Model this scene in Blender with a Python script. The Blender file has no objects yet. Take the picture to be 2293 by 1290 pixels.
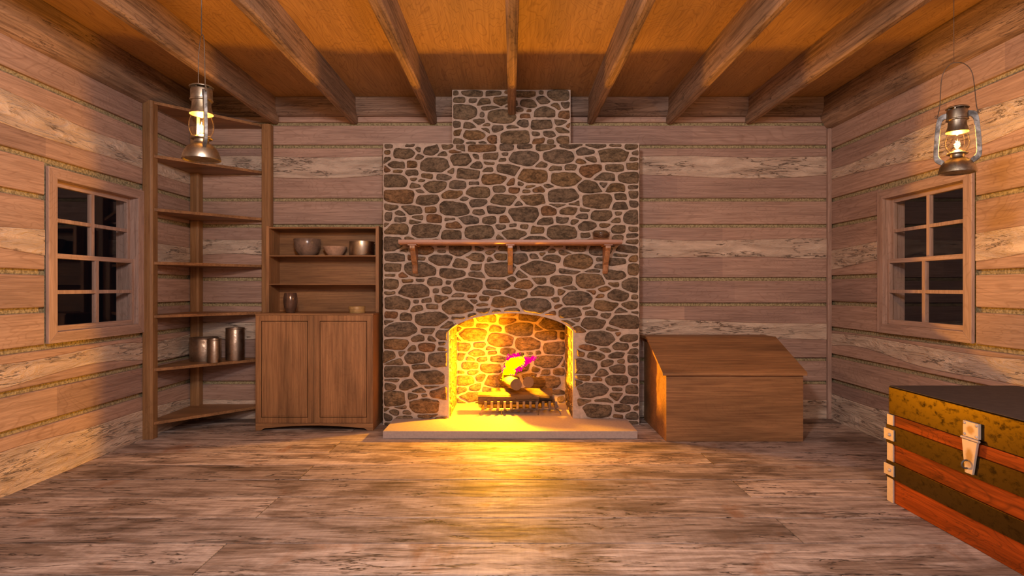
import bpy, bmesh, math, random
from mathutils import Vector, Matrix, noise
random.seed(7)
C = bpy.context.scene.collection
S = bpy.context.scene
PI = math.pi
EYE = 1.05
# ------------------------------------------------------------------ camera
cam = bpy.data.cameras.new('camera'); cam.sensor_width = 36.0; cam.lens = 36.0 * 1290.0 / 2293.0
cam.clip_start = 0.05
camo = bpy.data.objects.new('camera', cam); C.objects.link(camo)
camo.location = (0, 0, EYE); camo.rotation_euler = (PI/2, 0, 0)
S.camera = camo
# ------------------------------------------------------------------ colour management, world
S.view_settings.view_transform = 'Standard'; S.view_settings.look = 'None'
S.view_settings.gamma = 1.0; S.view_settings.exposure = 0.0; S.view_settings.use_curve_mapping = False
S.cycles.max_bounces = 7; S.cycles.diffuse_bounces = 4; S.cycles.glossy_bounces = 3; S.cycles.transparent_max_bounces = 10
S.cycles.caustics_reflective = False; S.cycles.caustics_refractive = False
w = bpy.data.worlds.new('night'); S.world = w; w.use_nodes = True
w.node_tree.nodes['Background'].inputs[0].default_value = (0.02, 0.025, 0.04, 1)
w.node_tree.nodes['Background'].inputs[1].default_value = 0.05
# ------------------------------------------------------------------ lights
def point(name, loc, col, power, radius, typ='POINT'):
    l = bpy.data.lights.new(name, typ); l.color = col; l.energy = power
    l.shadow_soft_size = radius
    o = bpy.data.objects.new(name, l); C.objects.link(o); o.location = loc
    return o
FIRE = (-0.052, 4.590, 0.395)
point('fire_light', FIRE, (1.0, 0.40, 0.006), 190, 0.018)
point('room_light', (-0.30, 0.65, 2.15), (1.0, 0.90, 0.88), 172, 0.14)
point('room_light_far', (0.6, -0.9, 2.1), (0.92, 0.90, 1.0), 105, 0.25)
LANT_L = (-1.19, 2.208, 1.541); LANT_R = (1.917, 2.48, 1.546)
for n_, L_ in (('lantern_light', LANT_L), ('lantern_light', LANT_R)):
    point(n_, (L_[0], L_[1], L_[2]+0.122), (1.0, 0.48, 0.09), 23, 0.005)

# ------------------------------------------------------------------ helpers
ORG = {}
def to_obj(name, bm, mats, parent=None, org=(0,0,0), smooth=False, bevel=0, loc=None):
    if parent is not None: org = ORG[parent.name]
    if not isinstance(mats, (list, tuple)): mats = [mats]
    bmesh.ops.translate(bm, verts=bm.verts, vec=-Vector(org))
    bmesh.ops.recalc_face_normals(bm, faces=bm.faces)
    me = bpy.data.meshes.new(name)
    bm.to_mesh(me); bm.free()
    for m in mats: me.materials.append(m)
    o = bpy.data.objects.new(name, me); C.objects.link(o)
    if parent is not None: o.parent = parent
    else: o.location = org
    ORG[o.name] = tuple(org)
    if smooth:
        me.polygons.foreach_set('use_smooth', [True]*len(me.polygons))
        if smooth == 'auto':
            me.set_sharp_from_angle(angle=math.radians(38))
    if bevel:
        b = o.modifiers.new('bevel', 'BEVEL'); b.width = bevel; b.segments = 2; b.limit_method = 'ANGLE'; b.angle_limit = math.radians(40)
        b.harden_normals = False
    return o
def tag(o, label, cat, group=None):
    o['label'] = label; o['category'] = cat
    if group: o['group'] = group
    return o
def thing(name, org, label, cat, group=None):
    o = bpy.data.objects.new(name, None); C.objects.link(o); o.location = org
    o.empty_display_size = 0.05
    ORG[o.name] = tuple(org)
    return tag(o, label, cat, group)
def struct(o): o['kind'] = 'structure'; return o
def BM(): return bmesh.new()
def box(bm, x0, x1, y0, y1, z0, z1, mi=0, M=None):
    vs = [bm.verts.new(Vector(p)) for p in ((x0,y0,z0),(x1,y0,z0),(x1,y1,z0),(x0,y1,z0),(x0,y0,z1),(x1,y0,z1),(x1,y1,z1),(x0,y1,z1))]
    if M is not None:
        for v in vs: v.co = M @ v.co
    for f in ((3,2,1,0),(4,5,6,7),(0,1,5,4),(1,2,6,5),(2,3,7,6),(3,0,4,7)):
        fc = bm.faces.new([vs[i] for i in f]); fc.material_index = mi
    return vs
def prism(bm, poly, fn, a, b, mi=0):
    A = [bm.verts.new(fn(p[0], p[1], a)) for p in poly]; B = [bm.verts.new(fn(p[0], p[1], b)) for p in poly]
    n = len(poly)
    for fcs in (A[::-1], B):
        f = bm.faces.new(fcs); f.material_index = mi
    for i in range(n):
        f = bm.faces.new((A[i], A[(i+1)%n], B[(i+1)%n], B[i])); f.material_index = mi
FX = lambda u, v, t: Vector((t, u, v))      # profile in YZ, extruded along X
FY = lambda u, v, t: Vector((u, t, v))      # profile in XZ, extruded along Y
FZ = lambda u, v, t: Vector((u, v, t))
def lathe(bm, prof, c=(0,0,0), n=40, mi=0, close=False, M=None):
    rings = []
    for r, z in prof:
        if r < 1e-6: rings.append([bm.verts.new(Vector((c[0], c[1], c[2]+z)))])
        else: rings.append([bm.verts.new(Vector((c[0]+r*math.cos(2*PI*i/n), c[1]+r*math.sin(2*PI*i/n), c[2]+z))) for i in range(n)])
    if close: rings.append(rings[0])
    for a, b in zip(rings[:-1], rings[1:]):
        for i in range(n):
            j = (i+1) % n
            if len(a) == 1 and len(b) == 1: continue
            if len(a) == 1: f = bm.faces.new((a[0], b[j], b[i]))
            elif len(b) == 1: f = bm.faces.new((a[i], a[j], b[0]))
            else: f = bm.faces.new((a[i], a[j], b[j], b[i]))
            f.material_index = mi
    if M is not None:
        for rg in rings:
            for v in rg: v.co = M @ v.co
def tube(bm, pts, r, n=8, closed=False, mi=0, cap=True, squash=None):
    pts = [Vector(p) for p in pts]; N = len(pts); rings = []
    rr = r if isinstance(r, (list, tuple)) else [r]*N
    t0 = (pts[1]-pts[0]).normalized()
    up = Vector((0,0,1)) if abs(t0.z) < 0.9 else Vector((1,0,0))
    a = t0.cross(up).normalized()
    for i, p in enumerate(pts):
        if closed: t = (pts[(i+1)%N]-pts[i-1]).normalized()
        elif i == 0: t = t0
        elif i == N-1: t = (pts[-1]-pts[-2]).normalized()
        else: t = (pts[i+1]-pts[i-1]).normalized()
        a = (a - t*a.dot(t)).normalized(); b = t.cross(a)
        rings.append([bm.verts.new(p + (a*math.cos(2*PI*k/n)+b*math.sin(2*PI*k/n))*rr[i]) for k in range(n)])
    M = N if closed else N-1
    for i in range(M):
        A, B = rings[i], rings[(i+1)%N]
        for k in range(n):
            f = bm.faces.new((A[k], A[(k+1)%n], B[(k+1)%n], B[k])); f.material_index = mi
    if cap and not closed:
        for rg in (rings[0][::-1], rings[-1]):
            f = bm.faces.new(rg); f.material_index = mi
def smooth_path(pts, it=2):
    pts = [Vector(p) for p in pts]
    for _ in range(it):
        q = [pts[0]]
        for a, b in zip(pts[:-1], pts[1:]): q += [a*.75+b*.25, a*.25+b*.75]
        q.append(pts[-1]); pts = q
    return pts

# ------------------------------------------------------------------ materials
def new_mat(name):
    m = bpy.data.materials.new(name); m.use_nodes = True
    nt = m.node_tree; b = nt.nodes['Principled BSDF']
    return m, nt, b
def nd(nt, t, **kw):
    n = nt.nodes.new(t)
    for k, v in kw.items(): setattr(n, k, v)
    return n
def coords(nt, scale=(1,1,1), rot=(0,0,0), loc=(0,0,0)):
    tc = nd(nt, 'ShaderNodeTexCoord'); mp = nd(nt, 'ShaderNodeMapping')
    mp.inputs['Scale'].default_value = scale; mp.inputs['Rotation'].default_value = rot; mp.inputs['Location'].default_value = loc
    nt.links.new(tc.outputs['Object'], mp.inputs[0]); return mp.outputs[0]
def noise_n(nt, vec, scale=5, detail=5, rough=0.55, dist=0.0):
    n = nd(nt, 'ShaderNodeTexNoise'); n.inputs['Scale'].default_value = scale; n.inputs['Detail'].default_value = detail
    n.inputs['Roughness'].default_value = rough; n.inputs['Distortion'].default_value = dist
    nt.links.new(vec, n.inputs['Vector']); return n.outputs['Fac']
def ramp(nt, fac, stops):
    r = nd(nt, 'ShaderNodeValToRGB'); e = r.color_ramp.elements
    while len(e) < len(stops): e.new(0.5)
    for el, (p, c) in zip(e, stops):
        el.position = p; el.color = (c[0], c[1], c[2], 1) if not isinstance(c, (int, float)) else (c, c, c, 1)
    nt.links.new(fac, r.inputs[0]); return r.outputs[0]
def mixc(nt, fac, a, b, mode='MIX'):
    m = nd(nt, 'ShaderNodeMix', data_type='RGBA', blend_type=mode)
    for sock, v in ((m.inputs[0], fac), (m.inputs[6], a), (m.inputs[7], b)):
        if isinstance(v, (int, float)): sock.default_value = v
        elif isinstance(v, tuple): sock.default_value = (v[0], v[1], v[2], 1)
        else: nt.links.new(v, sock)
    return m.outputs[2]
def bump(nt, b, h, strength=0.3, dist=0.01):
    n = nd(nt, 'ShaderNodeBump'); n.inputs['Strength'].default_value = strength; n.inputs['Distance'].default_value = dist
    nt.links.new(h, n.inputs['Height']); nt.links.new(n.outputs[0], b.inputs['Normal'])
def stretch(axis, along, across):
    return tuple(along if i == axis else across for i in range(3))
def wood(name, axis, light, dark, line, rough=0.55, grain=1.0, ring=0.35, bmp=0.25, patch=0.35, spec=0.35, crack=0.0, rnd=False):
    m, nt, b = new_mat(name)
    fine = noise_n(nt, coords(nt, stretch(axis, 1.6*grain, 42*grain)), 2.2, 8, 0.62, 0.25)
    base = ramp(nt, fine, [(0.28, dark), (0.62, light)])
    # cathedral rings
    warp = noise_n(nt, coords(nt, stretch(axis, 0.55, 2.4), loc=(3.1,1.7,0.3)), 1.5, 3, 0.5, 0.6)
    mt = nd(nt, 'ShaderNodeMath', operation='MULTIPLY'); mt.inputs[1].default_value = 34.0; nt.links.new(warp, mt.inputs[0])
    fr = nd(nt, 'ShaderNodeMath', operation='FRACT'); nt.links.new(mt.outputs[0], fr.inputs[0])
    rg = ramp(nt, fr.outputs[0], [(0.0, 1.0), (0.13, 0.0), (0.85, 0.0), (1.0, 1.0)])
    ms = nd(nt, 'ShaderNodeMath', operation='MULTIPLY'); ms.inputs[1].default_value = ring; nt.links.new(rg, ms.inputs[0])
    col = mixc(nt, ms.outputs[0], base, line)
    big = noise_n(nt, coords(nt, stretch(axis, 0.9, 5.0), loc=(9,4,2)), 1.3, 3, 0.5, 0.3)
    pt = ramp(nt, big, [(0.35, 1.0-patch), (0.65, 1.0)])
    col = mixc(nt, 1.0, col, pt, 'MULTIPLY')
    if rnd:
        at = nd(nt, 'ShaderNodeAttribute', attribute_name='tone')
        tn = ramp(nt, at.outputs['Fac'], [(0.0, (0.80,0.78,0.80)), (0.5, (1.0,0.98,0.95)), (1.0, (1.12,1.08,1.04))])
        col = mixc(nt, 1.0, col, tn, 'MULTIPLY')
    h = fine
    if crack > 0:
        ck = noise_n(nt, coords(nt, stretch(axis, 1.2, 17), loc=(5,5,5)), 2.0, 9, 0.66, 1.1)
        cr = ramp(nt, ck, [(0.485, 1.0), (0.50, 0.0), (0.515, 1.0)])
        gate = ramp(nt, noise_n(nt, coords(nt, stretch(axis, 0.9, 4), loc=(1,8,3)), 2.4, 2, 0.5), [(0.52, 0.0), (0.60, 1.0)])
        inv = nd(nt, 'ShaderNodeMath', operation='SUBTRACT'); inv.inputs[0].default_value = 1.0; nt.links.new(cr, inv.inputs[1])
        g2 = nd(nt, 'ShaderNodeMath', operation='MULTIPLY'); nt.links.new(inv.outputs[0], g2.inputs[0]); nt.links.new(gate, g2.inputs[1])
        g3 = nd(nt, 'ShaderNodeMath', operation='MULTIPLY'); nt.links.new(g2.outputs[0], g3.inputs[0]); g3.inputs[1].default_value = crack
        col = mixc(nt, g3.outputs[0], col, tuple(c*0.18 for c in dark))
        hs = nd(nt, 'ShaderNodeMath', operation='SUBTRACT'); nt.links.new(fine, hs.inputs[0]); nt.links.new(g3.outputs[0], hs.inputs[1]); h = hs.outputs[0]
    nt.links.new(col, b.inputs['Base Color'])
    b.inputs['Roughness'].default_value = rough; b.inputs['Specular IOR Level'].default_value = spec
    bump(nt, b, h, bmp, 0.006)
    return m
def plain(name, col, rough=0.5, metal=0.0, var=0.25, scale=12, bmp=0.0, col2=None, spec=0.5):
    m, nt, b = new_mat(name)
    n = noise_n(nt, coords(nt), scale, 6, 0.6, 0.3)
    c2 = col2 or tuple(c*(1-var) for c in col)
    c = ramp(nt, n, [(0.38, c2), (0.60, col)])
    nt.links.new(c, b.inputs['Base Color']); b.inputs['Roughness'].default_value = rough; b.inputs['Metallic'].default_value = metal
    b.inputs['Specular IOR Level'].default_value = spec
    if bmp: bump(nt, b, n, bmp, 0.005)
    return m
W_L, W_D, W_N = (0.52,0.360,0.285), (0.30,0.195,0.152), (0.22,0.120,0.080)
m_wallX = wood('plank_wood_long', 0, W_L, W_D, W_N, 0.6, 1.0, 0.30, 0.3, 0.18, rnd=True)
m_wallY = wood('plank_wood_side', 1, W_L, W_D, W_N, 0.6, 1.0, 0.35, 0.3, 0.18, rnd=True)
m_ceil = wood('ceiling_wood', 1, (0.45,0.260,0.10), (0.31,0.165,0.065), (0.17,0.07,0.03), 0.62, 0.8, 0.45, 0.2, 0.2)
m_beamY = wood('rough_beam_wood', 1, (0.42,0.27,0.17), (0.15,0.085,0.05), (0.10,0.05,0.03), 0.8, 0.8, 0.35, 0.6, 0.45, crack=0.9)
m_beamX = wood('rough_beam_wood_cross', 0, (0.42,0.29,0.21), (0.17,0.10,0.07), (0.10,0.05,0.03), 0.8, 0.8, 0.35, 0.6, 0.45, crack=0.9)
O_L, O_D, O_N = (0.42,0.215,0.090), (0.22,0.102,0.043), (0.12,0.050,0.020)
m_oakZ = wood('oak_upright', 2, O_L, O_D, O_N, 0.5, 0.9, 0.15, 0.15, 0.42)
m_oakX = wood('oak_horizontal', 0, O_L, O_D, O_N, 0.5, 0.9, 0.12, 0.15, 0.42)
m_oakPost = wood('oak_post', 2, (0.38,0.205,0.085), (0.24,0.115,0.045), O_N, 0.5, 0.7, 0.2, 0.15, 0.3, crack=0.5)
m_winZ = wood('window_wood_upright', 2, W_L, W_D, W_N, 0.55, 1.0, 0.3, 0.15, 0.2)
m_winY = wood('window_wood_level', 1, W_L, W_D, W_N, 0.55, 1.0, 0.3, 0.15, 0.2)
m_mantel = wood('mantel_wood', 0, (0.48,0.29,0.22), (0.36,0.20,0.145), (0.24,0.12,0.08), 0.4, 1.0, 0.2, 0.1, 0.2)
m_trunkwood = wood('trunk_red_wood', 1, (0.50,0.085,0.010), (0.19,0.028,0.004), (0.06,0.012,0.003), 0.6, 0.6, 0.45, 0.3, 0.5, spec=0.15, crack=0.8)

def mat_pale():
    m, nt, b = new_mat('pale_hewn_log')
    n1 = noise_n(nt, coords(nt, (1.3,1.3,6.5)), 3.0, 7, 0.60, 0.7)
    n2 = noise_n(nt, coords(nt, (1.5,1.5,13), loc=(4,2,1)), 3.0, 6, 0.62, 0.4)
    c = ramp(nt, n1, [(0.3, (0.50,0.37,0.28)), (0.62, (0.72,0.58,0.45))])
    ck = ramp(nt, n2, [(0.472, 0.0), (0.492, 1.0), (0.505, 0.0)])
    gt = ramp(nt, noise_n(nt, coords(nt, (1,1,3), loc=(7,7,7)), 3.5, 2), [(0.5, 0.0), (0.62, 0.38)])
    mu = nd(nt, 'ShaderNodeMath', operation='MULTIPLY'); nt.links.new(ck, mu.inputs[0]); nt.links.new(gt, mu.inputs[1])
    c = mixc(nt, mu.outputs[0], c, (0.26,0.17,0.11))
    nt.links.new(c, b.inputs['Base Color']); b.inputs['Roughness'].default_value = 0.75
    ad = nd(nt, 'ShaderNodeMath', operation='SUBTRACT'); nt.links.new(n1, ad.inputs[0]); nt.links.new(mu.outputs[0], ad.inputs[1])
    bump(nt, b, ad.outputs[0], 1.0, 0.045)
    return m
m_pale = mat_pale()
m_chink = plain('rope_chinking', (0.46,0.38,0.21), 0.95, 0, 0.5, 75, 1.0, col2=(0.20,0.16,0.08))
def mat_floor():
    m, nt, b = new_mat('weathered_floor_boards')
    at = nd(nt, 'ShaderNodeAttribute', attribute_name='tone')
    # shift the pattern per board
    tc = nd(nt, 'ShaderNodeTexCoord'); sh = nd(nt, 'ShaderNodeCombineXYZ')
    mm = nd(nt, 'ShaderNodeMath', operation='MULTIPLY'); mm.inputs[1].default_value = 37.0
    nt.links.new(at.outputs['Fac'], mm.inputs[0]); nt.links.new(mm.outputs[0], sh.inputs[0]); nt.links.new(mm.outputs[0], sh.inputs[2])
    va = nd(nt, 'ShaderNodeVectorMath', operation='ADD'); nt.links.new(tc.outputs['Object'], va.inputs[0]); nt.links.new(sh.outputs[0], va.inputs[1])
    def mp(sc, rot=(0,0,0)):
        q = nd(nt, 'ShaderNodeMapping'); q.inputs['Scale'].default_value = sc; q.inputs['Rotation'].default_value = rot
        nt.links.new(va.outputs[0], q.inputs[0]); return q.outputs[0]
    fine = noise_n(nt, mp((1.5,16,1)), 2.4, 9, 0.66, 0.8)
    base = ramp(nt, fine, [(0.34, (0.24,0.17,0.135)), (0.47, (0.48,0.37,0.31)), (0.62, (0.68,0.56,0.49))])
    pat = ramp(nt, noise_n(nt, mp((0.9,2.2,1)), 2.2, 6, 0.65, 0.6), [(0.46, 0.0), (0.60, 0.9)])
    base = mixc(nt, pat, base, mixc(nt, 1.0, base, (0.40,0.34,0.29), 'MULTIPLY'))
    rust = ramp(nt, noise_n(nt, mp((2.2,1.3,1), (0,0,0.5)), 2.0, 5, 0.6, 0.4), [(0.60, 0.0), (0.70, 0.55)])
    base = mixc(nt, rust, base, (0.30,0.125,0.045))
    saw = noise_n(nt, mp((30,1.5,1), (0,0,-0.75)), 2.0, 4, 0.6, 0.1)
    base = mixc(nt, 0.22, base, mixc(nt, 1.0, base, ramp(nt, saw, [(0.35, 0.62), (0.62, 1.15)]), 'MULTIPLY'))
    ck = ramp(nt, noise_n(nt, mp((0.9,7,1)), 2.4, 5, 0.58, 0.6), [(0.474, 0.0), (0.497, 1.0), (0.502, 1.0), (0.515, 0.0)])
    gt = ramp(nt, noise_n(nt, mp((1,3,1)), 1.9, 2), [(0.42, 0.0), (0.52, 1.0)])
    mu = nd(nt, 'ShaderNodeMath', operation='MULTIPLY'); nt.links.new(ck, mu.inputs[0]); nt.links.new(gt, mu.inputs[1])
    base = mixc(nt, mu.outputs[0], base, (0.025,0.014,0.010))
    tn = ramp(nt, at.outputs['Fac'], [(0.0, (0.66,0.64,0.63)), (1.0, (1.18,1.17,1.15))])
    base = mixc(nt, 1.0, base, tn, 'MULTIPLY')
    nt.links.new(base, b.inputs['Base Color'])
    nt.links.new(ramp(nt, fine, [(0.3, 0.80), (0.7, 0.60)]), b.inputs['Roughness'])
    b.inputs['Specular IOR Level'].default_value = 0.75
    hs = nd(nt, 'ShaderNodeMath', operation='SUBTRACT'); nt.links.new(fine, hs.inputs[0]); nt.links.new(mu.outputs[0], hs.inputs[1])
    bump(nt, b, hs.outputs[0], 0.35, 0.006)
    return m
m_floor = mat_floor()
def mat_stone():
    m, nt, b = new_mat('field_stone')
    at = nd(nt, 'ShaderNodeAttribute', attribute_name='tone')
    n1 = noise_n(nt, coords(nt, (1,1,1.9)), 16, 8, 0.68, 0.6)
    n2 = noise_n(nt, coords(nt, (1,1,1.4)), 55, 6, 0.7, 0.2)
    tone = ramp(nt, at.outputs['Fac'], [(0.0, (0.21,0.155,0.108)), (0.35, (0.29,0.205,0.120)), (0.6, (0.24,0.185,0.135)), (0.86, (0.33,0.21,0.10)), (1.0, (0.32,0.17,0.085))])
    sh = ramp(nt, n1, [(0.36, 0.40), (0.58, 1.15)]); c = mixc(nt, 1.0, tone, sh, 'MULTIPLY')
    c = mixc(nt, 1.0, c, ramp(nt, n2, [(0.35, 0.55), (0.6, 1.1)]), 'MULTIPLY')
    nt.links.new(c, b.inputs['Base Color']); b.inputs['Roughness'].default_value = 0.9; b.inputs['Specular IOR Level'].default_value = 0.25
    ad = nd(nt, 'ShaderNodeMath', operation='ADD'); nt.links.new(n1, ad.inputs[0]); nt.links.new(n2, ad.inputs[1])
    bump(nt, b, ad.outputs[0], 0.95, 0.016)
    return m
m_stone = mat_stone()
m_mortar = plain('pink_mortar', (0.56,0.44,0.35), 0.9, 0, 0.22, 30, 0.4)
m_slab = plain('hearth_slab_stone', (0.42,0.345,0.32), 0.7, 0, 0.12, 60, 0.1)
m_wallback = plain('dark_sealing', (0.12,0.08,0.06), 0.9)
def mat_glass(name, tint=(1,1,1), rough=0.0, ior=1.45):
    """thin clear glass: see-through with a fresnel reflection"""
    m = bpy.data.materials.new(name); m.use_nodes = True; nt = m.node_tree
    nt.nodes.remove(nt.nodes['Principled BSDF']); out = nt.nodes['Material Output']
    tr_ = nd(nt, 'ShaderNodeBsdfTransparent'); gl = nd(nt, 'ShaderNodeBsdfGlossy'); fr = nd(nt, 'ShaderNodeLayerWeight'); mx = nd(nt, 'ShaderNodeMixShader')
    gl.inputs['Roughness'].default_value = rough
    n = noise_n(nt, coords(nt), 3, 2)
    nt.links.new(ramp(nt, n, [(0.3, tuple(c*0.97 for c in tint)), (0.7, tint)]), tr_.inputs[0])
    nt.links.new(ramp(nt, fr.outputs['Facing'], [(0.0, 0.04), (0.6, 0.07), (1.0, 0.30)]), mx.inputs[0]); nt.links.new(tr_.outputs[0], mx.inputs[1]); nt.links.new(gl.outputs[0], mx.inputs[2])
    nt.links.new(mx.outputs[0], out.inputs['Surface'])
    return m
m_glass = mat_glass('window_glass'); m_lglass = mat_glass('lantern_glass', (0.97,0.94,0.90), 0.02, 1.25)
m_smoke = mat_glass('smoky_glass', (0.93,0.86,0.80), 0.25, 1.15)
def emit(name, col, s):
    m, nt, b = new_mat(name)
    b.inputs['Base Color'].default_value = (0,0,0,1); b.inputs['Specular IOR Level'].default_value = 0
    n = noise_n(nt, coords(nt), 60, 3)
    nt.links.new(ramp(nt, n, [(0.3, tuple(c*0.85 for c in col)), (0.6, col)]), b.inputs['Emission Color']); b.inputs['Emission Strength'].default_value = s
    return m
m_fy = emit('flame_yellow', (1.0, 0.85, 0.0), 2.2); m_fp = emit('flame_magenta', (1.0, 0.0, 0.22), 1.3)
m_lf = emit('lantern_flame', (1.0, 0.85, 0.35), 1.6)
nt_ = m_lf.node_tree; ad_ = nd(nt_, 'ShaderNodeAddShader'); tp_ = nd(nt_, 'ShaderNodeBsdfTransparent')
nt_.links.new(nt_.nodes['Principled BSDF'].outputs[0], ad_.inputs[0]); nt_.links.new(tp_.outputs[0], ad_.inputs[1]); nt_.links.new(ad_.outputs[0], nt_.nodes['Material Output'].inputs['Surface'])
def metal(name, c1, c2, rough, scale=14, thr=(0.4,0.6), bmp=0.05, met=1.0, r2=None, sc=(1,1,1)):
    m, nt, b = new_mat(name)
    n = noise_n(nt, coords(nt, sc), scale, 8, 0.68, 0.3)
    nt.links.new(ramp(nt, n, [(thr[0], c2), (thr[1], c1)]), b.inputs['Base Color'])
    nt.links.new(ramp(nt, n, [(thr[0], r2 or min(1, rough+0.2)), (thr[1], rough)]), b.inputs['Roughness'])
    b.inputs['Metallic'].default_value = met
    bump(nt, b, n, bmp, 0.003)
    return m
m_bronze = metal('aged_bronze', (0.40,0.34,0.26), (0.20,0.155,0.10), 0.36, 22, r2=0.5)
m_galv = metal('worn_steel_strip', (0.24,0.22,0.20), (0.13,0.12,0.11), 0.55, 30)
m_wire = metal('wire', (0.22,0.16,0.12), (0.14,0.10,0.07), 0.6)
m_tin = metal('dull_tin', (0.42,0.33,0.25), (0.30,0.22,0.16), 0.34, 30, bmp=0.03)
m_tinshine = metal('bright_tin', (0.58,0.50,0.38), (0.45,0.36,0.25), 0.27, 9)
m_iron = metal('grate_steel', (0.24,0.20,0.18), (0.14,0.11,0.10), 0.38, 30)
m_vase = plain('glazed_vase', (0.20,0.125,0.09), 0.18, 0.55, 0.4, 14)
m_bowl = plain('dark_turned_bowl', (0.22,0.15,0.11), 0.22, 0.0, 0.4, 16)
m_bowl2 = plain('clay_bowl', (0.52,0.33,0.22), 0.5, 0, 0.25, 40, 0.1)
m_dish = plain('bentwood', (0.46,0.29,0.11), 0.5, 0, 0.35, 25)
m_strap = metal('blackened_strap', (0.060,0.040,0.016), (0.016,0.010,0.006), 0.34, 26, (0.34,0.50), 0.04, r2=0.5, sc=(1,1,1.5))
m_lidtop = plain('dark_lid_leather', (0.060,0.042,0.036), 0.75, 0, 0.3, 25, 0.1)
m_hard = plain('pale_hardware', (0.62,0.50,0.40), 0.55, 0.25, 0.1, 60, 0.05)
m_rust = plain('rust_bloom', (0.40,0.24,0.10), 0.65, 0.1, 0.25, 120, 0.05)
m_bark = wood('bark', 0, (0.20,0.125,0.065), (0.075,0.045,0.025), (0.04,0.02,0.01), 0.9, 0.7, 0.5, 1.0, 0.4, crack=0.6)
m_end = plain('sawn_log_end', (0.14,0.090,0.066), 0.8, 0, 0.15, 50)

def set_tone(me, vals):
    a = me.attributes.new('tone', 'FLOAT', 'FACE'); a.data.foreach_set('value', vals)

# ------------------------------------------------------------------ floor
WX, WY, CZ, BACK = 2.56, 4.64, 2.571, -1.6
def make_floor():
    bm = BM(); tones = []
    k = 0; y = 3.943 + 0.262*3
    while y > BACK:
        y0, y1 = max(y-0.262, BACK), min(y, WY+0.02)
        if y1 > y0:
            row = round((3.943-y)/0.262)
            cut = [-WX-0.02, -1.172, WX+0.02] if row % 2 == 0 else [-WX-0.02, 1.202, WX+0.02]
            for a, b in zip(cut[:-1], cut[1:]):
                box(bm, a+0.003, b-0.003, y0+0.0036, y1-0.0036, -0.03, random.uniform(-0.0012, 0)); tones += [random.random()]*6
        y -= 0.262
    box(bm, -WX-0.1, WX+0.1, BACK-0.1, WY+0.5, -0.08, -0.03); tones += [0.2]*6
    o = to_obj('floor', bm, [m_floor]); set_tone(o.data, tones); struct(o)
    for p in o.data.polygons[-6:]: p.material_index = 0
make_floor()
# ------------------------------------------------------------------ walls
def strip(bm, tones, fn, u0, u1, zb, zt, d, back, mi, tone, n=None):
    """board between curves zb(u), zt(u); d = how far its face stands out"""
    n = n or max(2, int((u1-u0)/0.12))
    rows = []
    for i in range(n+1):
        u = u0+(u1-u0)*i/n
        rows.append([bm.verts.new(fn(u, z, q)) for z, q in ((zb(u), back), (zb(u), d-0.004), (zb(u)+0.004, d), (zt(u)-0.004, d), (zt(u), d-0.004), (zt(u), back))])
    for a, b in zip(rows[:-1], rows[1:]):
        for k in range(5):
            f = bm.faces.new((a[k], b[k], b[k+1], a[k+1])); f.material_index = mi; tones.append(tone)
    for r in (rows[0][::-1], rows[-1]):
        f = bm.faces.new(r); f.material_index = mi; tones.append(tone)
def wall(name, fn, U0, U1, gaps, pales, ztop, mats, hole=None, seed=0, wav=0.02, base=None):
    rnd = random.Random(seed)
    bm = BM(); tones = []
    gw = 0.0155
    edges = [ztop] + gaps + [-0.01]
    K = lambda z: (lambda u: z)
    for i in range(len(edges)-1):
        zt = edges[i] - (gw if i else 0); zb = edges[i+1] + (gw if i < len(edges)-2 else 0)
        if zt-zb < 0.01: continue
        spans = [(U0, U1)]
        if hole and zb > hole[2]-0.03 and zt < hole[3]+0.06: spans = [(U0, hole[0]-0.012), (hole[1]+0.012, U1)]
        inner = [p for p in pales if zb-0.05 < (p[0]+p[1])/2 < zt+0.05]
        for (a, b) in spans:
            cuts = [a]; 
            u = a + rnd.uniform(0.4, 1.6)
            while u < b-0.3: cuts.append(u); u += rnd.uniform(0.8, 2.0)
            cuts.append(b)
            if not inner:
                for p, q in zip(cuts[:-1], cuts[1:]): strip(bm, tones, fn, p, q, K(zb), K(zt), 0, -0.034, 0, rnd.random())
            else:
                pt, pb = inner[0]
                ph = rnd.uniform(0, 6)
                cl = lambda v, lo=zb, hi=zt: min(hi, max(lo, v))
                top = lambda u, pt=pt, ph=ph: cl(pt + wav*noise.noise(Vector((u*0.9+ph, pt*7, seed))))
                bot = lambda u, pb=pb, ph=ph: cl(pb + wav*noise.noise(Vector((u*0.9+ph+9, pb*7, seed))))
                strip(bm, tones, fn, a, b, bot, top, 0.004, -0.03, 1, rnd.random(), n=max(3, int((b-a)/0.05)))
                for p, q in zip(cuts[:-1], cuts[1:]):
                    if zt-pt > 0.01: strip(bm, tones, fn, p, q, top, K(zt), 0, -0.034, 0, rnd.random(), n=max(3, int((q-p)/0.05)))
                    if pb-zb > 0.01: strip(bm, tones, fn, p, q, K(zb), bot, 0, -0.034, 0, rnd.random(), n=max(3, int((q-p)/0.05)))
    # chinking sheet and the wall body behind the boards
    for (a, b, z0, z1) in base:
        vs = box(bm, a, b, -0.14, -0.024, z0, z1, 2)
        for v in vs: v.co = fn(v.co.x, v.co.z, v.co.y)
        tones += [0.5]*6
    o = to_obj(name, bm, mats); set_tone(o.data, tones); return struct(o)
GS = [2.158, 1.755, 1.546, 1.136, 0.930, 0.725, 0.510, 0.310]
PS = [(2.03,1.895), (1.375,1.235), (0.69,0.555), (0.185,-0.01)]
GB = [2.372, 2.190, 1.762, 1.551, 1.122, 0.917, 0.474, 0.287]
PB = [(2.11,1.945), (1.446,1.297), (0.787,0.650), (0.147,-0.01)]
HL = (3.165, 3.985, 0.742, 1.722); HR = (3.190, 4.015, 0.742, 1.722)
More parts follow.
